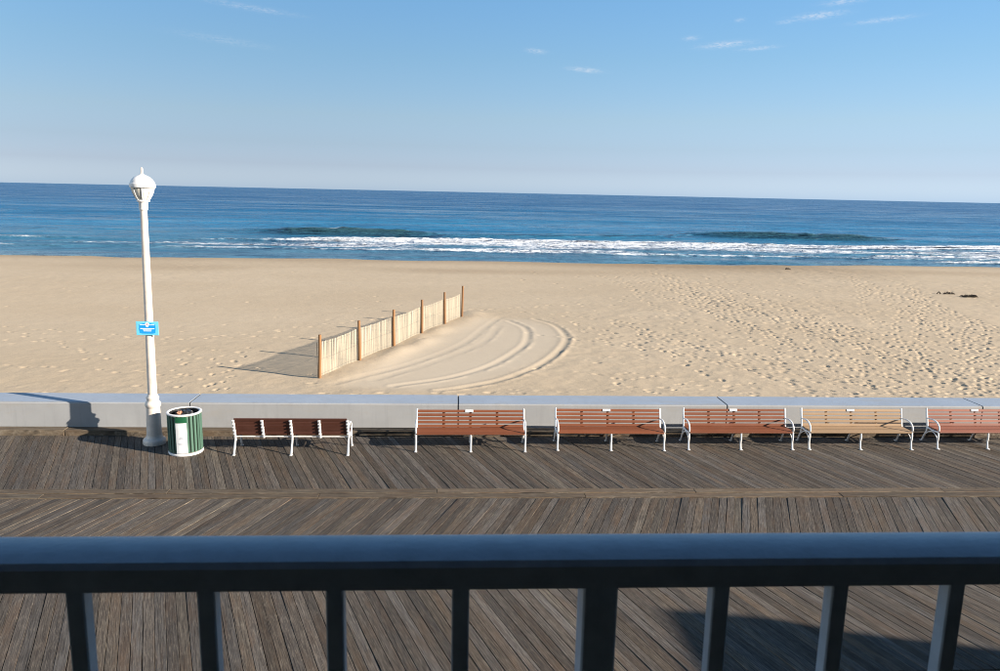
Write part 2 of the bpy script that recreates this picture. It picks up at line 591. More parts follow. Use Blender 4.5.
def footprint(px, py, ang, ln=.27, wd=.12, dep=.04):
    far = 1 + .6 * min(1, max(0, (py - 24) / 16))
    dep, ln, wd = dep * far * 1.1, ln * .82, wd * .82
    dep, ln, wd = dep, ln * (1 + (far - 1) * .35), wd * (1 + (far - 1) * .35)
    ri = int((math.log(py) - LY0) / RATIO)
    if ri < 3 or ri > 535: return
    ci = u0i + int((px / py + .86) / .00205)
    rr = int(.45 / (py * RATIO)) + 2
    cc = int(.40 / (py * .00205)) + 2
    if ci - cc < u0i or ci + cc > len(u) - 30: return
    sl = (slice(max(0, ri - rr), ri + rr + 1), slice(ci - cc, ci + cc + 1))
    dx, dy = Xg[sl] - px, Yg[sl] - py
    ca, sa = math.cos(ang), math.sin(ang)
    a = (dx * ca + dy * sa) / ln
    b_ = (-dx * sa + dy * ca) / wd
    q = a * a + b_ * b_
    Zg[sl] += -dep * np.exp(-q * 1.6) + dep * .24 * np.exp(-((np.sqrt(q) - 1.35) / .35) ** 2)


def walk(x0, y0, x1, y1, wob=.25):
    d = math.hypot(x1 - x0, y1 - y0)
    n = int(d / .68)
    ph = random.uniform(0, 6)
    hx, hy = (x1 - x0) / d, (y1 - y0) / d
    a = random.uniform(.2, 1) * wob
    for i in range(n):
        s = (i + random.uniform(-.15, .15)) * .68
        lat = a * 2.5 * math.sin(ph + s * .23) + (1 if i % 2 else -1) * random.uniform(.07, .14)
        footprint(x0 + hx * s - hy * lat, y0 + hy * s + hx * lat, math.atan2(hy, hx) + random.uniform(-.25, .25), random.uniform(.13, .19), random.uniform(.07, .11), random.uniform(.016, .036))


for i in range(26):      # the busy path running down to the water
    o = random.gauss(0, 1.6)
    walk(14.0 + o + random.uniform(-1, 1.5), random.uniform(18.3, 21), 12.7 + o * .8 + random.gauss(0, .8), random.uniform(38, 54), .4)
for i in range(15):
    walk(11.0 + random.gauss(0, 1.3), random.uniform(18.5, 22), 5.2 + random.gauss(0, 1.5), random.uniform(27, 32), .3)
for i in range(12):
    walk(17.5 + random.gauss(0, 2), random.uniform(18.5, 24), 27 + random.gauss(0, 2.0), random.uniform(42, 52), .4)
for i in range(14):
    walk(random.uniform(12, 22), random.uniform(18.4, 20), random.uniform(14, 26), random.uniform(24, 34), .4)
for i in range(4):
    walk(-7.1 + random.gauss(0, .4), 19 + random.random(), -7.6 + random.gauss(0, .5), random.uniform(23, 26), .3)
for a in [(-15.3, 27.3, -9.1, 21.4), (-9.3, 21.6, -6.4, 25.0), (-14, 24, -4, 27), (-16, 22.0, -6, 20), (-10, 26, 6, 36), (-20, 30, -8, 25.4), (2, 33, 12, 26), (-4, 19.2, 8, 20.2), (4, 21, 12, 19)]:
    walk(*a, .5)
for i in range(1500):
    yy = 18 + 38 * random.random() ** 1.5
    xx = random.uniform(-.7, .95) * yy
    if xx < 4 and random.random() < .86: continue
    if inside(packed_poly, np.array([xx]), np.array([yy]))[0]: continue
    footprint(xx, yy, random.uniform(0, 3.14), random.uniform(.09, .17), random.uniform(.07, .12), random.uniform(.010, .034))

damp = np.clip((Yg - crest + 8 + 2.5 * vnoise(Xg * .11, Yg * .2, 61)) / 8, 0, 1) * .9 * np.clip(.6 + .6 * vnoise(Xg * .05, Yg * .3, 62), .2, 1)
damp = np.maximum(damp, np.clip((over - 6) / 10, 0, 1))
me = grid_mesh('beach_sand', Xg, Yg, Zg, {'damp': damp, 'packed': pk}, M_sand)
tag(link('beach', me), kind='structure')


def sand_z(px, py):
    ri = min(range(len(rows)), key=lambda i: abs(rows[i] - py))
    ci = int(np.argmin(np.abs(u - px / rows[ri])))
    return float(Zg[ri, ci])


# ------------------------------------------------------------------ sea
SEA = -2.5
u2 = axis(-.85, 1.05, .0030, -9, 9, 24)
r2 = [74 * math.exp(.0028 * i) for i in range(500)]
y = r2[-1]
k = 1.004
while y < 24000:
    y *= k
    k = min(1.12, k * 1.0016)
    r2.append(y)
r2 = np.array(r2)
U2, Y2 = np.meshgrid(u2, r2)
X2 = U2 * Y2
near = np.clip((1100 - Y2) / 500, 0, 1)
Z2 = np.full(X2.shape, SEA)


def ridge(yc, amp, wf, wb):
    d = Y2 - yc
    return amp * np.where(d < 0, np.exp(-(d / wf) ** 2), np.exp(-(d / wb) ** 2))


def env(x0, x1, s):
    return 1 / (1 + np.exp(-(X2 - x0) / s)) / (1 + np.exp((X2 - x1) / s))


bend = 1.6 * vnoise(X2 * .03, X2 * 0, 71) + .5 * vnoise(X2 * .15, X2 * 0 + 4, 72)
yc1 = np.interp(X2, [-120, -36, -5, 40, 48, 85, 160], [146, 141, 134, 147, 156, 148, 146]) + bend
amp1 = (.20 + 1.15 * env(-35, -8, 3.5) + .36 * env(-10, 48, 7) + 1.3 * env(51, 83, 4.5)) * (.9 + .22 * vnoise(X2 * .16, X2 * 0, 73) + .10 * vnoise(X2 * .5, X2 * 0, 74))
Z2 += ridge(yc1, amp1, 2.3, 7.5)
# rolling white water in front of it
yc2 = np.interp(X2, [-140, -60, -20, 10, 60, 95, 160], [119, 117.5, 120, 121.5, 122, 126, 130]) + bend * .8
amp2 = .10 + .40 * env(-26, 200, 3) + .16 * env(-80, -58, 3)
Z2 += ridge(yc2, amp2, 1.3, 4.5)
yc3 = np.interp(X2, [-140, -40, 0, 50, 100, 160], [104, 103, 101, 101, 104, 106]) + bend
Z2 += ridge(yc3, .12 + .12 * env(60, 200, 5), .9, 5)
yc4 = np.interp(X2, [-140, 40, 66, 100, 160], [92, 92, 97, 96, 96]) + bend
Z2 += ridge(yc4, .06 + .26 * env(62, 200, 3), .8, 3)
for yy, a, wl_, sd_ in [(168, .22, 7, 1), (196, .30, 9, 2), (232, .26, 11, 3), (280, .34, 14, 4), (350, .32, 18, 5), (440, .34, 22, 6), (560, .3, 26, 7)]:
    e_ = np.clip(.15 + 1.3 * vnoise(X2 * .014 + sd_ * 3.7, Y2 * .003, 80 + sd_), 0, 1.2)
    Z2 += ridge(yy + 8 * vnoise(X2 * .008, X2 * 0 + sd_, 90 + sd_), a * e_, wl_ * .35, wl_ * .7)
Z2 += near * (.07 * fbm(X2 * .12, Y2 * .28, 3, 101) + .035 * fbm(X2 * .5, Y2 * .9, 3, 111))
# foam
fn = fbm(X2 * .06, Y2 * .22, 4, 121)
fn2 = fbm(X2 * .22, Y2 * .7, 4, 131)
band = lambda yc, f, b_: np.where(Y2 < yc, np.exp(-((Y2 - yc) / f) ** 2), np.exp(-((Y2 - yc) / b_) ** 2))
foam = band(yc2, 1.7, 3.0) * (.86 * env(-26, 300, 2.5) + .62 * env(-78, -57, 2) + .55 * env(-44, -26, 3)) * (1 + .30 * fn2)
foam += .76 * env(-24, 300, 8) * np.clip((Y2 - 98) / 6, 0, 1) * np.clip((yc2 + 1 - Y2) / 4, 0, 1) * np.clip(.85 + .9 * fn, 0, 1.15)
foam += band(yc3, .8, 1.6) * np.clip(.40 + .75 * fn2 + .3 * env(70, 300, 10), 0, 1) * .8
foam += band(yc3 + 6, .5, .9) * np.clip(.25 + .8 * fn, 0, 1) * .6
foam += band(yc4, .9, 1.4) * np.clip(.95 * env(61, 300, 2) + .35 * np.clip(fn2 + .1, 0, 1), 0, 1)
foam += band(yc4 - 3, .5, .8) * np.clip(.15 + .8 * fn, 0, 1) * .55
foam += .34 * env(-120, -18, 6) * np.clip((Y2 - 98) / 6, 0, 1) * np.clip((116 - Y2) / 5, 0, 1) * np.clip(.55 + 1.2 * fn, 0, 1.3)
foam += band(yc2 - 7.5, .6, 1.3) * np.clip(.35 + .9 * fn2, 0, 1) * .75
crestf = band(yc1 + .4, .5, .9) * (.7 * env(-24, -13, 2) + .8 * env(57, 72, 3) + .3) * np.clip(.4 + 1.3 * fn2, 0, 1)
foam = np.clip(foam + crestf, 0, 1)
Z2 += foam * (.22 * np.clip(fbm(X2 * .8, Y2 * 1.3, 3, 141) + .3, 0, 1.2))
shallow = np.clip((165 - Y2) / 50, 0, 1)
shelf = np.clip((650 / Y2 - 1) / 2.2, 0, 1) * np.clip(.75 + .45 * fbm(X2 * .011, Y2 * .035, 3, 151), .2, 1)
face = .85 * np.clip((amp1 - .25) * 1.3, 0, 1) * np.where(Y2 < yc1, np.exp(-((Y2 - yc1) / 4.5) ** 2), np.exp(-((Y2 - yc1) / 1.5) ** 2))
wash = np.clip(np.clip((106 - Y2) / 12, 0, 1) * np.clip(.55 + .9 * fn, .1, 1) * .75 + .5 * np.clip(foam, 0, 1), 0, .8)
me = grid_mesh('sea_water', X2, Y2, Z2, {'foam': foam, 'shallow': shallow, 'face': face, 'shelf': shelf, 'wash': wash}, M_sea)
tag(link('sea', me), kind='structure')

# ------------------------------------------------------------------ boardwalk: herringbone strips of planks between border timbers
PITCH, GAP, TH = .131, .0045, .045
HP = PITCH / math.cos(TILT)
boardwalk = empty('boardwalk', (0, 0, 0))
tag(boardwalk, kind='structure')


def plank_mesh(name, ylen, tilt, mat):
    """a parallelogram board, its ends cut square to the border; origin at the middle"""
    half = (PITCH - GAP) / math.cos(tilt) / 2
    sh = math.tan(tilt) * ylen / 2
    bm = bmesh.new()
    b_ = .003
    lo = [(-half - sh * -1, -ylen / 2), (half - sh * -1, -ylen / 2), (half - sh, ylen / 2), (-half - sh, ylen / 2)]
    rings = []
    for z, ins in [(-TH, 0), (-.005, 0), (0, b_)]:
        rings.append([bm.verts.new((x + (ins if i in (0, 3) else -ins), yy + (ins if i < 2 else -ins), z)) for i, (x, yy) in enumerate(lo)])
    for a, c in zip(rings, rings[1:]):
        for i in range(4): bm.faces.new([a[i], a[(i + 1) % 4], c[(i + 1) % 4], c[i]])
    bm.faces.new(rings[-1])
    bm.faces.new(rings[0][::-1])
    return bm_mesh(bm, name, mat)


# strip: (y0, y1, tilt sign) ; positive tilt leans to -X going out to sea
strips = [(13.37, 16.43, 1), (10.57, 12.93, -1), (7.77, 10.13, 1), (4.97, 7.33, -1), (1.1, 4.53, 1)]
cands = []
for si, (y0, y1, sg) in enumerate(strips):
    mat = M_plank_a if sg > 0 else M_plank_b
    me = plank_mesh('plank', y1 - y0 - .012, TILT * sg, mat)
    yc = (y0 + y1) / 2
    lo_, hi_ = -48, 62
    for i in range(int((hi_ - lo_) / HP)):
        x = lo_ + i * HP + random.uniform(-.002, .002)
        d = math.hypot(x, yc)
        vis = (-.66 * yc - 1.0 < x < .88 * yc + 1.0) and si < 3
        cands.append((0 if vis else 1, d, si, x, yc, me, mat))
cands.sort(key=lambda c: (c[0], c[1]))
rest = {M_plank_a.name: [], M_plank_b.name: []}
for i, (v, d, si, x, yc, me, mat) in enumerate(cands):
    z = random.uniform(-.004, .003)
    tl = random.uniform(-.012, .012)
    if i < 300:
        o = link('plank', me, None, boardwalk, (x, yc, z))
        o.rotation_euler = (random.uniform(-.0008, .0008), tl, 0)
    else:
        rest[mat.name].append((x, yc, z, tl, me))
for mn, lst in rest.items():
    V, F, A = [], [], []
    for x, yc, z, tl, me in lst:
        o = len(V)
        co = np.array([v.co for v in me.vertices])
        co = co + np.array([x, yc, z])
        co[:, 2] -= (co[:, 0] - co[:, 0].mean()) * 0
        V += co.tolist()
        rv = random.random()
        A += [rv] * len(co)
        F += [[k + o for k in p.vertices] for p in me.polygons]
    nm = bpy.data.meshes.new('planks')
    nm.from_pydata(V, [], F)
    at = nm.attributes.new('rnd', 'FLOAT', 'POINT')
    at.data.foreach_set('value', A)
    nm.materials.append(bpy.data.materials[mn])
    tag(link('planks', nm, None, boardwalk), kind='stuff')

# border timbers: two boards side by side, in lengths of 4.8 m
bt = box_mesh('border_timber', (-2.397, 2.397, -.093, .093, -.05, .004), M_border, .006)
for (y0, y1) in [(12.94, 13.36), (10.14, 10.56), (7.34, 7.76), (4.54, 4.96)]:
    for r_, yy in enumerate((y0 + .105, y1 - .105)):
        for i in range(-10, 13):
            o = link('border_timber', bt, None, boardwalk, (i * 4.8 + r_ * 2.1 + y0 * .37, yy, .004 + random.uniform(-.003, .004)))
            o.rotation_euler = (0, 0, random.uniform(-.0006, .0006))
# joists that carry the planks
jm = box_mesh('joist', (-50, 63, -.05, .05, -.5, -.055), paint('joist_timber', (.07, .055, .04), .9, .2, 3))
jy = []
for y0, y1, sg in strips:
    n = 4
    jy += [y0 + .15 + (y1 - y0 - .3) * i / (n - 1) for i in range(n)]
for yy in jy: link('joist', jm, None, boardwalk, (0, yy, 0))

# kerb timber along the foot of the sea wall
kerb = empty('kerb_timber', (0, 16.6, 0))
tag(kerb, 'low brown timber kerb running along the foot of the concrete sea wall', 'kerb')
kmesh = box_mesh('timber', (-2.395, 2.395, -.13, .125, -.5, .12), M_border, .012)
for i in range(-10, 13):
    o = link('timber', kmesh, None, kerb, (i * 4.8 - 1.3, random.uniform(-.008, .006), random.uniform(-.01, .012)))

# ------------------------------------------------------------------ sea wall
WX = [-55.1, -48.95, -42.8, -36.65, -30.5, -24.3, -18.15, -12.0, -5.88, .08, 6.30, 12.45, 18.6, 24.8, 31, 37.2, 43.4, 49.6, 55.8, 62]
wall = empty('sea_wall', (0, 17.11, 0))
tag(wall, 'long low pale grey concrete sea wall between boardwalk and sand', 'wall')
for a, b_ in zip(WX, WX[1:]):
    g_ = .016
    bm = bmesh.new()
    x0, x1 = a + g_, b_ - g_
    prof = [(-.38, -.9), (.39, -.9), (.39, .665), (-.36, .665), (-.38, .645)]
    L = [bm.verts.new((x0, yy, zz)) for yy, zz in prof]
    Rr = [bm.verts.new((x1, yy, zz)) for yy, zz in prof]
    n = len(prof)
    for i in range(n): bm.faces.new([L[i], Rr[i], Rr[(i + 1) % n], L[(i + 1) % n]])
    bm.faces.new(L[::-1])
    bm.faces.new(Rr)
    me = bm_mesh(bm, 'panel', M_wall)
    p = link('panel', me, None, wall)
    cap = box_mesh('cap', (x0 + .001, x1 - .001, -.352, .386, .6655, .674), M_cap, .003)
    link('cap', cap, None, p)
jf = paint('joint_filler', (.10, .10, .10), .8)
for a in WX[1:-1]:
    link('joint_filler', box_mesh('joint_filler', (a - .015, a + .015, -.365, .38, -.85, .652), jf), None, wall)


# ------------------------------------------------------------------ benches
def slat_mat(name, c):
    mt, t, b = new_mat(name)
    geo = t.n('ShaderNodeNewGeometry')
    oi = t.n('ShaderNodeObjectInfo')
    n = t.noise(t.mapping(geo.outputs['Position'], scale=(1.2, 40, 40)), 1.0, 4, .6)
    n2 = t.noise(geo.outputs['Position'], 3.5, 4, .6)
    col = t.mix(t.mapr(n, .35, .7, 0, .5), (*c, 1), (*[x * .72 for x in c], 1))
    col = t.mix(t.mapr(n2, .5, .8, 0, .3), col, (*[min(1, x * 1.25 + .02) for x in c], 1))
    hs = t.n('ShaderNodeHueSaturation')
    t.put(hs.inputs['Color'], col)
    t.put(hs.inputs['Value'], t.math('ADD', .86, t.math('MULTIPLY', oi.outputs['Random'], .28)))
    t.put(b.inputs['Base Color'], hs.outputs[0])
    b.inputs['Roughness'].default_value = .6
    b.inputs['Specular IOR Level'].default_value = .3
    t.put(b.inputs['Normal'], t.bump(n, .25, .002))
    return mt


M_slat_red = slat_mat('red_brown_plank_plastic', (.185, .058, .024))
M_slat_tan = slat_mat('tan_plank_plastic', (.33, .215, .122))
M_slat_rose = slat_mat('faded_rose_brown_plastic', (.25, .095, .060))
M_slat_shaded = slat_mat('shaded_brown_plank_plastic', (.075, .026, .016))  # brown darkened to hold the shade on the downward-facing slat backs
M_plaque = paint('pale_plaque_metal', (.82, .82, .80), .35, .04)

HALF = 1.155
BACK0, BACK1 = Vector((0, .175, .385)), Vector((0, .288, .768))   # slope of the backrest


def leg_front():
    bm = bmesh.new()
    tube(bm, curve_pts([(0, -.285, 0), (0, -.262, .03), (0, -.235, .15), (0, -.245, .27), (0, -.225, .372)], 5), .019, 8, 1.15)
    box(bm, -.028, .028, -.32, -.25, 0, .012, .002)
    return bm_mesh(bm, 'leg', M_white, 1.0)


def leg_back():
    bm = bmesh.new()
    tube(bm, curve_pts([(0, .34, 0), (0, .31, .04), (0, .25, .16), (0, .19, .27), (0, .175, .37)], 5), .019, 8, 1.15)
    box(bm, -.028, .028, .31, .38, 0, .012, .002)
    return bm_mesh(bm, 'leg', M_white, 1.0)


def brace():
    bm = bmesh.new()
    tube(bm, curve_pts([(0, -.235, .20), (0, -.14, .285), (0, -.02, .325), (0, .1, .285), (0, .20, .21)], 5), .012, 6)
    return bm_mesh(bm, 'brace', M_white, 1.0)


def seat_bearer():
    bm = bmesh.new()
    tube(bm, [(0, -.245, .365), (0, 0, .352), (0, .19, .36)], .017, 8, 1.3)
    return bm_mesh(bm, 'seat_bearer', M_white, 1.0)


def back_support():
    bm = bmesh.new()
    nrm = (BACK1 - BACK0).normalized().cross(Vector((1, 0, 0)))
    off = Vector((0, .026, -.009))
    pts = [BACK0 + off + Vector((0, -.012, -.05)), BACK0 + off, BACK0.lerp(BACK1, .5) + off, BACK0.lerp(BACK1, .93) + off]
    tube(bm, pts, .014, 8, 1.9)
    # cast knuckles where each slat is bolted on
    for k in range(5):
        p = BACK0.lerp(BACK1, (k + .5) / 5) + off + Vector((0, .008, 0))
        box(bm, -.030, .030, p.y - .014, p.y + .018, p.z - .014, p.z + .014, .003)
    return bm_mesh(bm, 'back_support', M_white, 1.0)


def end_upright():
    bm = bmesh.new()
    off = Vector((0, .004, 0))
    tube(bm, curve_pts([BACK0 + Vector((0, -.005, -.05)), BACK0 + off, BACK0.lerp(BACK1, .55) + off, BACK1 + Vector((0, .004, .012))], 4), .022, 8, 1.0)
    return bm_mesh(bm, 'upright', M_white, 1.0)


def arm():
    bm = bmesh.new()
    p = BACK0.lerp(BACK1, .46)
    tube(bm, curve_pts([(0, p.y, p.z), (0, .12, .578), (0, .0, .590), (0, -.12, .575), (0, -.205, .525), (0, -.245, .455), (0, -.235, .395)], 6), .0155, 8, 1.25)
    return bm_mesh(bm, 'arm_rest', M_white, 1.0)


MB = dict(lf=leg_front(), lb=leg_back(), br=brace(), sb=seat_bearer(), bs=back_support(), up=end_upright(), arm=arm())
bm = bmesh.new()
tube(bm, [(-HALF + .01, 0, 0), (HALF - .01, 0, 0)], .014, 8)
MB['rail'] = bm_mesh(bm, 'rail', M_white, 1.0)
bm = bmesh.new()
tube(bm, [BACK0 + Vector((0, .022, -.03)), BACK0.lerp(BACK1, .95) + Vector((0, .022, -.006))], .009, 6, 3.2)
MB['strap'] = bm_mesh(bm, 'back_support', paint('shaded_brown_strap', (.10, .055, .035), .6), 1.0)  # supports coloured dark to stand in for the shadow of the slats
MB['plaque'] = box_mesh('plaque', (-.085, .085, -.004, .004, -.024, .024), M_plaque, .002)


def bench(x, yy, rz, mat, label, group=None, arms=(-1, 1), plaque=True, faces_sea=False):
    t = empty('park_bench', (x, yy, .003), rz)
    tag(t, label, 'bench', group)
    smb = box_mesh('slat', (-HALF + .012, HALF - .012, -.0285 - (.0105 if faces_sea else 0), .0285 + (.0105 if faces_sea else 0), -.013, .013), mat, .005)
    sms = box_mesh('slat', (-HALF + .012, HALF - .012, -.050, .050, -.014, .014), mat, .005)
    ang = math.atan2(BACK1.z - BACK0.z, BACK1.y - BACK0.y)
    first = None
    for k in range(5):
        p = BACK0.lerp(BACK1, (k + .5) / 5)
        o = link('slat', smb, None, t, (0, p.y, p.z + random.uniform(-.001, .001)))
        o.rotation_euler = (ang, 0, random.uniform(-.0012, .0012))
        first = o
    for k in range(4):
        f = (k + .5) / 4
        o = link('slat', sms, None, t, (0, -.262 + f * .425, .398 - f * .012 - (.012 if k == 0 else 0)))
        o.rotation_euler = ((-.02 if k else .22), 0, 0)
    if plaque:
        o = link('plaque', MB['plaque'], None, t, (-.03, BACK1.y - .030, BACK1.z - .028))
        o.rotation_euler = (ang - math.pi / 2, 0, 0)
        o['label'] = 'small pale rectangular plaque screwed to the top slat'
    for xx in (-HALF, 0, HALF):
        lx = xx
        link('leg', MB['lf'], None, t, (lx, 0, 0))
        link('leg', MB['lb'], None, t, (lx, 0, 0))
        link('seat_bearer', MB['sb'], None, t, (lx, 0, 0))
        if xx: link('brace', MB['br'], None, t, (lx, 0, 0))
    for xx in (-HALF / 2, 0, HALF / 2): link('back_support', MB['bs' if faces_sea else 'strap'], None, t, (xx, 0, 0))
    for xx in (-HALF, HALF):
        if faces_sea: link('back_support', MB['bs'], None, t, (xx, 0, 0))
        else: link('upright', MB['up'], None, t, (xx, 0, 0))
    for s in arms: link('arm_rest', MB['arm'], None, t, (HALF * s, 0, 0))
    for ry, rz_ in ((-.20, .352), (.17, .345)): link('rail', MB['rail'], None, t, (0, ry, rz_))
    return t


GB = 'benches lined up along the sea wall'
bench(-3.35, 15.52, math.pi, M_slat_shaded, 'brown slatted bench, slats coloured as in shade, turned to face the sea, its back to the boardwalk', GB, plaque=False, faces_sea=True)
bench(.345, 15.68, R(.3), M_slat_red, 'red-brown slatted bench facing the boardwalk, next after the bench turned to the sea', GB)
bench(3.365, 15.78, R(-.4), M_slat_red, 'red-brown slatted bench standing between two other red-brown benches', GB)
bench(6.23, 15.84, R(.2), M_slat_red, 'red-brown slatted bench beside the tan bench, in front of a wall joint', GB)
bench(8.93, 15.86, R(-.2), M_slat_tan, 'pale tan slatted bench with white metal frame, the only tan one', GB)
bench(11.87, 15.90, R(.2), M_slat_rose, 'faded rose-brown slatted bench at the far end past the tan bench', GB)

# ------------------------------------------------------------------ street lamp
LX, LY = -6.37, 15.93
lamp = empty('street_lamp', (LX, LY, .002))
lamp.rotation_euler = (0, R(.95), 0)
tag(lamp, 'tall cream lamp post with ribbed acorn globe beside the litter bin', 'street lamp')


def lathe_part(name, prof, mat, parent, seg=32, cap=True, smooth=.7):
    bm = bmesh.new()
    lathe(bm, prof, seg, cap)
    return link(name, bm_mesh(bm, name, mat, smooth), None, parent)


lathe_part('base', [(.225, 0), (.23, .02), (.228, .085), (.215, .11), (.19, .125), (.168, .145), (.157, .20)], M_lamp, lamp)
lathe_part('lower_column', [(.155, .19), (.150, .30), (.138, .76), (.137, .80)], M_lamp, lamp)
lathe_part('collar', [(.135, .795), (.150, .82), (.158, .86), (.150, .90), (.128, .93), (.118, .97), (.128, 1.0), (.125, 1.025), (.105, 1.05), (.092, 1.09)], M_lamp, lamp)
lathe_part('shaft', [(.092, 1.085), (.085, 2.2), (.076, 3.6), (.066, 4.91)], M_lamp, lamp)
lathe_part('fitter', [(.068, 4.90), (.083, 4.915), (.086, 5.05), (.095, 5.065), (.125, 5.075), (.125, 5.10), (.11, 5.11)], M_white, lamp)
mg, tg, bg_ = new_mat('ribbed_acrylic_globe')
geo = tg.n('ShaderNodeNewGeometry')
tg.put(bg_.inputs['Base Color'], tg.ramp(tg.noise(geo.outputs['Position'], 14, 4, .6), [(.3, (.60, .56, .46)), (.7, (.74, .71, .62))]))
bg_.inputs['Roughness'].default_value = .28
bg_.inputs['Transmission Weight'].default_value = .08
bg_.inputs['IOR'].default_value = 1.3
bm = bmesh.new()
seg = 64
rings = []
for r_, z in [(.106, 5.105), (.130, 5.14), (.164, 5.20), (.192, 5.27), (.210, 5.34), (.212, 5.37)]:
    rings.append([bm.verts.new(((r_ - (.006 if i % 2 else 0)) * math.cos(2 * math.pi * i / seg), (r_ - (.006 if i % 2 else 0)) * math.sin(2 * math.pi * i / seg), z)) for i in range(seg)])
for a, b_ in zip(rings, rings[1:]):
    for i in range(seg): bm.faces.new([a[i], a[(i + 1) % seg], b_[(i + 1) % seg], b_[i]])
link('globe', bm_mesh(bm, 'globe', mg, 1.2), None, lamp)
lathe_part('bulb', [(.02, 5.10), (.045, 5.13), (.05, 5.25), (.03, 5.31), (.005, 5.33)], paint('frosted_bulb', (.8, .8, .76), .4), lamp, 16)
for i in range(8):
    a = 2 * math.pi * (i + .35) / 8
    bm = bmesh.new()
    tube(bm, [(math.cos(a) * r_, math.sin(a) * r_, z) for r_, z in [(.112, 5.10), (.136, 5.14), (.170, 5.20), (.198, 5.27), (.217, 5.35)]], .008, 6)
    link('globe_rib', bm_mesh(bm, 'globe_rib', M_white, 1), None, lamp)
lathe_part('rim', [(.222, 5.345), (.240, 5.35), (.246, 5.38), (.243, 5.42), (.228, 5.435)], M_white, lamp, 32)
lathe_part('dome', [(.232, 5.43), (.222, 5.465), (.196, 5.51), (.155, 5.55), (.105, 5.58), (.06, 5.595), (.045, 5.61)], M_white, lamp, 32)
lathe_part('finial', [(.034, 5.605), (.028, 5.63), (.024, 5.66), (.022, 5.72), (.012, 5.745), (.002, 5.75)], M_lamp, lamp, 16)

# notice sign strapped to the lamp post
sx = LX + .042
sg_ = empty('notice_sign', (sx, LY - .105, 2.362))
sg_.rotation_euler = (0, R(.95), R(3))
tag(sg_, 'small light blue notice sign with white emblem and lines on the lamp post', 'sign')
M_sb = paint('sign_pale_blue', (.13, .50, .68), .45, .05)
M_sc = paint('sign_bright_blue', (.012, .27, .62), .45, .05)
M_sw = paint('sign_white', (.75, .76, .80), .45, .03)
M_sr = paint('sign_coral', (.62, .25, .22), .45, .03)
link('plate', box_mesh('plate', (-.22, .22, -.004, .004, 0, .285), M_sb, .003), None, sg_)
bm = bmesh.new()
o8 = [(-.155, .05), (-.11, .035), (.11, .035), (.155, .05), (.165, .14), (.155, .225), (.06, .25), (-.06, .25), (-.155, .225), (-.165, .14)]
f_ = bm.faces.new([bm.verts.new((a, -.0052, b_)) for a, b_ in o8])
r_ = bmesh.ops.extrude_face_region(bm, geom=[f_])
for v in r_['geom']:
    if isinstance(v, bmesh.types.BMVert): v.co.y += .0018
link('field', bm_mesh(bm, 'field', M_sc), None, sg_)
for x0, x1, z0, z1 in [(-.14, -.045, .212, .224), (.045, .14, .212, .224), (-.022, .022, .172, .196), (-.14, .14, .132, .146), (-.085, .085, .105, .117), (-.075, .075, .084, .096)]:
    link('lettering', box_mesh('lettering', (x0, x1, -.0072, -.0050, z0, z1), M_sw), None, sg_)
bm = bmesh.new()
bmesh.ops.create_cone(bm, cap_ends=True, segments=20, radius1=.04, radius2=.04, depth=.003, matrix=Matrix.Translation((0, -.0078, .228)) @ Matrix.Rotation(math.pi / 2, 4, 'X'))
em = link('emblem', bm_mesh(bm, 'emblem', M_sw), None, sg_)
bm = bmesh.new()
bmesh.ops.create_cone(bm, cap_ends=True, segments=16, radius1=.018, radius2=.014, depth=.003, matrix=Matrix.Translation((0, -.0104, .230)) @ Matrix.Rotation(math.pi / 2, 4, 'X'))
link('emblem_centre', bm_mesh(bm, 'emblem_centre', M_sr), None, em)
for zz in (.06, .23):
    bm = bmesh.new()
    n = 24
    rr = .0895 - (zz + 1.2) * 0.004
    ri_ = [[bm.verts.new((-.0 + math.cos(2 * math.pi * i / n) * q, .105 + math.sin(2 * math.pi * i / n) * q * 1.11, zz + dz)) for i in range(n)] for q, dz in ((rr, -.01), (rr, .01), (rr - .004, .01), (rr - .004, -.01))]
    for a, b_ in zip(ri_, ri_[1:] + ri_[:1]):
        for i in range(n): bm.faces.new([a[i], a[(i + 1) % n], b_[(i + 1) % n], b_[i]])
    link('strap', bm_mesh(bm, 'strap', M_black), None, sg_)

# ------------------------------------------------------------------ litter bin
BX, BY = -5.54, 15.42
can = empty('litter_bin', (BX, BY, .003))
tag(can, 'round green slatted litter bin with white rim and white notice panel', 'litter bin')
M_green = slat_mat('green_bin_slats', (.055, .112, .080))
M_dgreen = paint('dark_green_panel', (.012, .085, .038), .4, .08)
M_panel = paint('white_notice_panel', (.66, .66, .66), .4, .05)
M_grey = paint('grey_print', (.36, .38, .42), .5, .05)
M_tanedge = paint('tan_band', (.42, .38, .27), .6, .1)
RB = .322
bm = bmesh.new()
lathe(bm, [(RB - .04, .03), (RB - .032, .85), (RB - .042, .85), (RB - .055, .60), (.0, .60)], 40, False)
link('liner', bm_mesh(bm, 'liner', M_black, .7), None, can)
lathe_part('backing', [(RB - .022, .05), (RB - .022, .83), (RB - .034, .83), (RB - .034, .05), (RB - .022, .05)], M_tanedge, can, 48, False, .6)
lathe_part('base_ring', [(RB - .05, 0), (RB + .014, 0), (RB + .018, .012), (RB + .018, .034), (RB + .010, .045), (RB - .05, .045)], M_white, can, 48)
lathe_part('rim', [(RB - .03, .838), (RB + .012, .832), (RB + .022, .845), (RB + .020, .864), (RB + .005, .872), (RB - .02, .870), (RB - .034, .86), (RB - .03, .838)], M_white, can, 48, False)
ns = 26
ps = 2 * RB * math.sin(math.pi / ns) * .70
sm_ = box_mesh('slat', (-ps / 2, ps / 2, -.012, .012, .06, .826), M_green, .004)
FACE = R(-83)
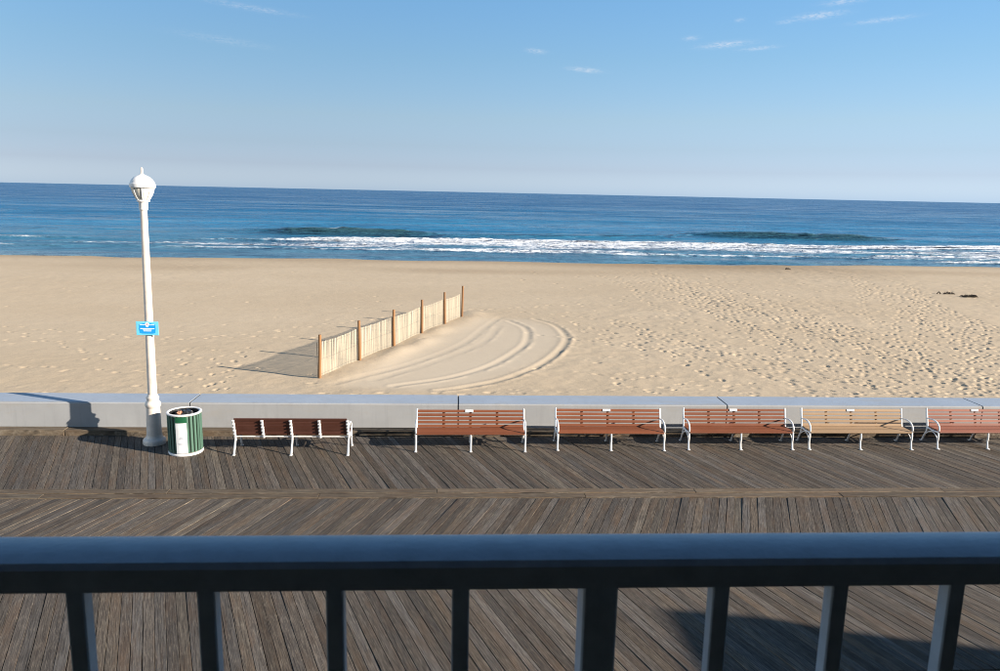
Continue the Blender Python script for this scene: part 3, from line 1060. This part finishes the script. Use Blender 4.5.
for i in range(ns):
    a = FACE + 2 * math.pi * (i + .5) / ns
    o = link('slat', sm_, None, can, (RB * math.cos(a) * .995, RB * math.sin(a) * .995, 0))
    o.rotation_euler = (0, 0, a + math.pi / 2)


def curved(name, w_, z0, z1, rad, mat, parent, th=.006):
    bm = bmesh.new()
    n = 6
    rows_ = []
    for rr in (rad, rad + th):
        for z in (z0, z1):
            rows_.append([bm.verts.new((rr * math.cos(FACE + (k / n - .5) * w_ / rad), rr * math.sin(FACE + (k / n - .5) * w_ / rad), z)) for k in range(n + 1)])
    a0, a1, b0, b1 = rows_
    for k in range(n):
        bm.faces.new([b0[k], b0[k + 1], b1[k + 1], b1[k]])
        bm.faces.new([a0[k], a1[k], a1[k + 1], a0[k + 1]])
        bm.faces.new([b1[k], b1[k + 1], a1[k + 1], a1[k]])
        bm.faces.new([b0[k], a0[k], a0[k + 1], b0[k + 1]])
    bm.faces.new([a0[0], b0[0], b1[0], a1[0]])
    bm.faces.new([a0[n], a1[n], b1[n], b0[n]])
    return link(name, bm_mesh(bm, name, mat, .5), None, parent)


pn = curved('notice_panel', .215, .062, .70, RB + .012, M_panel, can)
curved('header_panel', .215, .703, .822, RB + .012, M_dgreen, can)
for dx, z0, z1, w_ in [(0, .36, .375, .11), (0, .381, .395, .075), (0, .40, .414, .04), (0, .27, .278, .14), (0, .25, .258, .12)]:
    curved('print', w_, z0, z1, RB + .0185, M_grey, pn, .001)
# rubbish in it: a filled bag and two scraps of paper
M_bag = paint('black_bag', (.02, .02, .022), .3, .3, 20)
M_scrap = paint('crumpled_paper', (.62, .55, .48), .8, .1, 20)
M_scrap2 = paint('kraft_scrap', (.45, .22, .13), .8, .1, 20)


def lump(name, loc, r_, mat, seed, flat_=.7):
    bm = bmesh.new()
    bmesh.ops.create_icosphere(bm, subdivisions=3, radius=r_)
    rg = random.Random(seed)
    for v in bm.verts:
        n = v.co.normalized()
        k = 1 + .28 * math.sin(n.x * 7 + seed) * math.cos(n.y * 6 + seed * 2) + .14 * math.sin(n.z * 13 + n.x * 9) + rg.uniform(-.05, .05)
        v.co = Vector((v.co.x * k, v.co.y * k, v.co.z * k * flat_))
    zmin = min(v.co.z for v in bm.verts)
    for v in bm.verts: v.co.z -= zmin
    return link(name, bm_mesh(bm, name, mat, .35), None, None, loc)


tag(lump('rubbish_bag', (BX, BY, .604), .17, M_bag, 3, .75), 'black rubbish bag bulging inside the green litter bin', 'rubbish bag')
tag(lump('paper_scrap', (BX - .06, BY - .09, .80), .05, M_scrap2, 5, .8), 'brown paper scrap lying on the bag in the litter bin', 'paper scrap')
tag(lump('paper_scrap', (BX + .09, BY + .08, .80), .04, M_scrap, 8, .7), 'pale crumpled paper scrap lying on the bag in the litter bin', 'paper scrap')

# ------------------------------------------------------------------ slatted sand fence
fence = empty('sand_fence', (fx[0], fy[0], 0))
tag(fence, 'pale wooden slatted sand fence with brown posts running across the beach', 'fence')
F0 = Vector((fx[0], fy[0], 0))


def fence_wood(name, c):
    mt, t, b = new_mat(name)
    geo = t.n('ShaderNodeNewGeometry')
    oi = t.n('ShaderNodeObjectInfo')
    n = t.noise(t.mapping(geo.outputs['Position'], scale=(50, 50, 2.5)), 1.0, 4, .65)
    col = t.mix(t.mapr(n, .35, .7, 0, .55), (*c, 1), (*[x * .66 for x in c], 1))
    hs = t.n('ShaderNodeHueSaturation')
    t.put(hs.inputs['Color'], col)
    t.put(hs.inputs['Value'], t.math('ADD', .86, t.math('MULTIPLY', oi.outputs['Random'], .25)))
    t.put(b.inputs['Base Color'], hs.outputs[0])
    b.inputs['Roughness'].default_value = .85
    return mt


M_fpost = fence_wood('fence_post_timber', (.25, .125, .05))
M_fslat = fence_wood('fence_lath', (.47, .405, .30))
M_wire = paint('galvanised_wire', (.20, .18, .16), .5, .1, 10, metallic=.6)
PH = [1.2, 1.22, 1.22, 1.24, 1.26, 1.30]
zs = [sand_z(a, b_) for a, b_ in zip(fx, fy)]
for k, (a, b_) in enumerate(zip(fx, fy)):
    bm = bmesh.new()
    tube(bm, [(0, 0, -.5), (0, 0, 0), (.008, 0, PH[k] * .6), (.006, .0, PH[k])], [.050, .048, .046, .043], 10)
    o = link('post', bm_mesh(bm, 'post', M_fpost, .8), None, fence, (a - F0.x, b_ - F0.y, zs[k]))
    o.rotation_euler = (random.uniform(-.02, .02), random.uniform(-.03, .02), random.uniform(0, 3))
lm = [box_mesh('lath', (-.0125, .0125, -.004, .004, 0, 1), M_fslat, .0015)]
rails = {0: [], 1: [], 2: []}
total = 0
for k in range(5):
    A = Vector((fx[k], fy[k], 0))
    B = Vector((fx[k + 1], fy[k + 1], 0))
    L = (B - A).length
    d = (B - A).normalized()
    nrm = Vector((d.y, -d.x, 0))
    n = int(L / .056)
    for i in range(n):
        f = (i + .5) / n
        sag = math.sin(math.pi * f)
        p = A.lerp(B, f) + nrm * (-.072 - .06 * sag * (1 if k % 2 else .3))
        zb = sand_z(p.x, p.y) - .06
        top = zs[k] * (1 - f) + zs[k + 1] * f + .97 - .05 * sag + random.uniform(-.007, .007)
        o = link('lath', lm[0], None, fence, (p.x - F0.x, p.y - F0.y, zb))
        o.scale = (random.uniform(.9, 1.1), 1, top - zb)
        o.rotation_euler = (random.uniform(-.012, .012), random.uniform(-.01, .01), math.atan2(d.y, d.x) + random.uniform(-.12, .12))
        for q in range(3): rails[q].append((p.x - F0.x + nrm.x * .009, p.y - F0.y + nrm.y * .009, zb + .10 + (top - zb - .18) * q / 2 + .02))
        total += 1
for q in range(3):
    bm = bmesh.new()
    tube(bm, rails[q][::2], .0028, 5)
    link('wire', bm_mesh(bm, 'wire', M_wire), None, fence)

# ------------------------------------------------------------------ washed-up seaweed
M_weed = paint('dried_seaweed', (.045, .034, .022), .9, .4, 9)


def weed(name, x, yy, L, seed, label):
    rg = random.Random(seed)
    bm = bmesh.new()
    z0 = sand_z(x, yy)
    for i in range(int(30 * L) + 8):
        px, py = rg.gauss(0, L * .36), rg.gauss(0, L * .13)
        a = rg.uniform(-.7, .7) + (math.pi if rg.random() < .5 else 0)
        l = rg.uniform(.10, .30)
        pts = [(px, py, .0), (px + math.cos(a) * l * .5, py + math.sin(a) * l * .5, rg.uniform(.04, .16)), (px + math.cos(a) * l, py + math.sin(a) * l, rg.uniform(.0, .05))]
        tube(bm, curve_pts(pts, 3), rg.uniform(.012, .032), 5)
    o = link(name, bm_mesh(bm, name, M_weed), None, None, (x, yy, z0 - .01))
    tag(o, label, 'seaweed')


weed('seaweed_clump', 28.1, 40.1, .62, 1, 'larger dark clump of dried seaweed lying on the open sand')
weed('seaweed_clump', 27.75, 41.3, .34, 2, 'smaller dark wisp of dried seaweed beside the larger clump')
weed('seaweed_clump', 24.2, 54.5, .10, 3, 'tiny dark seaweed scrap at the top of the beach near the surf')

# ------------------------------------------------------------------ the building with the balcony we look from, and its neighbour up the boardwalk
M_clap = paint('grey_brown_siding', (.085, .075, .066), .8, .12, 2)
M_deck = paint('balcony_deck', (.11, .095, .08), .8, .15, 3)
M_roof = paint('roof_shingle', (.09, .085, .08), .9, .2, 8)
M_glass = paint('window_glass', (.02, .03, .035), .08, .1, 2, spec=.6)
M_trim = paint('white_trim', (.70, .69, .66), .5, .05)
hotel = empty('beach_house', (0, -6, -.5))
tag(hotel, 'dark sided two-storey beach house with an upper balcony over the boardwalk', 'building')
HZ = .5


def part(name, dims, mat, parent, off=(0, 6, .5), bevel=0):
    x0, x1, y0, y1, z0, z1 = dims
    me = box_mesh(name, (x0, x1, y0 + off[1], y1 + off[1], z0 + off[2], z1 + off[2]), mat, bevel)
    return link(name, me, None, parent)


part('wall', (-7, 13, -12, -1.4, -.5, 7.2), M_clap, hotel)
part('roof', (-7.2, 13.2, -12.2, -1.25, 7.205, 7.45), M_roof, hotel)
part('sky_blocking_storey', (-6.8, 12.8, -12, -4.3, 7.452, 10.1), M_clap, hotel)  # added storey, out of view, blocks skylight to deepen the shade on the boards
part('balcony_floor', (-6.5, 12.5, -1.398, .90, 3.62, 3.85), M_deck, hotel)
part('balcony_ceiling', (-6.5, 12.5, -1.398, .93, 6.02, 6.14), M_clap, hotel)
for xx in (-6.3, -2.4, 3.2, 7.6, 12.2):
    part('balcony_column', (xx - .07, xx + .07, .62, .715, -.5, 3.615), M_trim, hotel)
    part('balcony_column', (xx - .05, xx + .05, .80, .88, 3.855, 6.015), M_trim, hotel)
for xx in (-4.5, -1.0, 2.2, 5.5, 9.5):
    for z0 in (.9, 4.5):
        w_ = part('window', (xx - .6, xx + .6, -1.399, -1.36, z0, z0 + 1.4), M_trim, hotel)
        me = box_mesh('pane', (xx - .53, xx + .53, -1.359 + 6, -1.352 + 6, z0 + .57, z0 + 1.83), M_glass)
        link('pane', me, None, w_)

# railing of the balcony
M_rail = paint('grey_blue_rail_paint', (.46, .55, .61), .42, .07, 30, .15, 140)
rail = empty('balcony_railing', (0, .755, 3.85))
tag(rail, 'dark grey metal balcony railing with rounded top rail and square balusters', 'railing')


def rail_mesh(name, x0, x1, prof):
    bm = bmesh.new()
    L = [bm.verts.new((x0, a, b_)) for a, b_ in prof]
    Rr = [bm.verts.new((x1, a, b_)) for a, b_ in prof]
    n = len(prof)
    for i in range(n): bm.faces.new([L[i], Rr[i], Rr[(i + 1) % n], L[(i + 1) % n]])
    bm.faces.new(L[::-1])
    bm.faces.new(Rr)
    return bm_mesh(bm, name, M_rail, .5)


ZT = 5.034 - 3.85
prof = [(-.035, ZT - .034), (.035, ZT - .034), (.035, ZT - .010)]
for k in range(7):
    a = math.pi * k / 6
    prof.append((.035 * math.cos(a), ZT - .010 + .011 * math.sin(a)))
link('top_rail', rail_mesh('top_rail', -6.4, 12.4, prof[:3] + prof[4:-1] + [(-.035, ZT - .010)]), None, rail)
link('bottom_rail', rail_mesh('bottom_rail', -6.4, 12.4, [(-.016, .09), (.016, .09), (.016, .13), (-.016, .13)]), None, rail)
bmesh_b = box_mesh('baluster', (-.0092, .0092, -.0095, .0095, .131, ZT - .0345), M_rail, .0015)
post_b = box_mesh('post', (-.0185, .0185, -.019, .019, 0, ZT - .0345), M_rail, .002)
for i in range(-45, 91):
    x = .157 + i * .1318 - (.017 if i < 0 else 0)
    if i % 12 == 0: link('post', post_b, None, rail, (x, .002, 0))
    else: link('baluster', bmesh_b, None, rail, (x, -.004, 0))

# neighbour whose shadow falls over the near boards
nb = empty('corner_building', (31, -7, -.5))
tag(nb, 'tall grey corner building further along the boardwalk casting a shadow', 'building')
foot = [(20.14, 1.85), (21.54, 1.60), (22.2, 1.31), (27.0, .10), (38, .0), (38, -11), (20.14, -11)]


def prism(name, pts, z0, z1, mat, parent):
    bm = bmesh.new()
    a = [bm.verts.new((x - 31, yy + 7, z0 + .5)) for x, yy in pts]
    b_ = [bm.verts.new((x - 31, yy + 7, z1 + .5)) for x, yy in pts]
    n = len(pts)
    for i in range(n): bm.faces.new([a[i], a[(i + 1) % n], b_[(i + 1) % n], b_[i]])
    bm.faces.new(a[::-1])
    bm.faces.new(b_)
    return link(name, bm_mesh(bm, name, mat), None, parent)


prism('wall', foot, -.5, 6.3, paint('grey_siding', (.42, .42, .41), .8, .08, 2), nb)
prism('roof', foot, 6.302, 6.64, M_roof, nb)
for yy in (-1, -4, -7):
    for z0 in (1, 4):
        o = link('window', box_mesh('window', (-10.90, -10.861, yy + 6.4, yy + 7.6, z0 + .5, z0 + 1.9), M_trim), None, nb)
        link('pane', box_mesh('pane', (-10.908, -10.901, yy + 6.47, yy + 7.53, z0 + .57, z0 + 1.83), M_glass), None, o)
for xx in (29.5, 32.5, 35.5):
    for z0 in (1, 4):
        zf = .10 - .10 * (xx - 27) / 11
        o = link('window', box_mesh('window', (xx - 31.6, xx - 30.4, zf + 7.0, zf + 7.05, z0 + .5, z0 + 1.9), M_trim), None, nb)
        link('pane', box_mesh('pane', (xx - 31.53, xx - 30.47, zf + 7.051, zf + 7.058, z0 + .57, z0 + 1.83), M_glass), None, o)
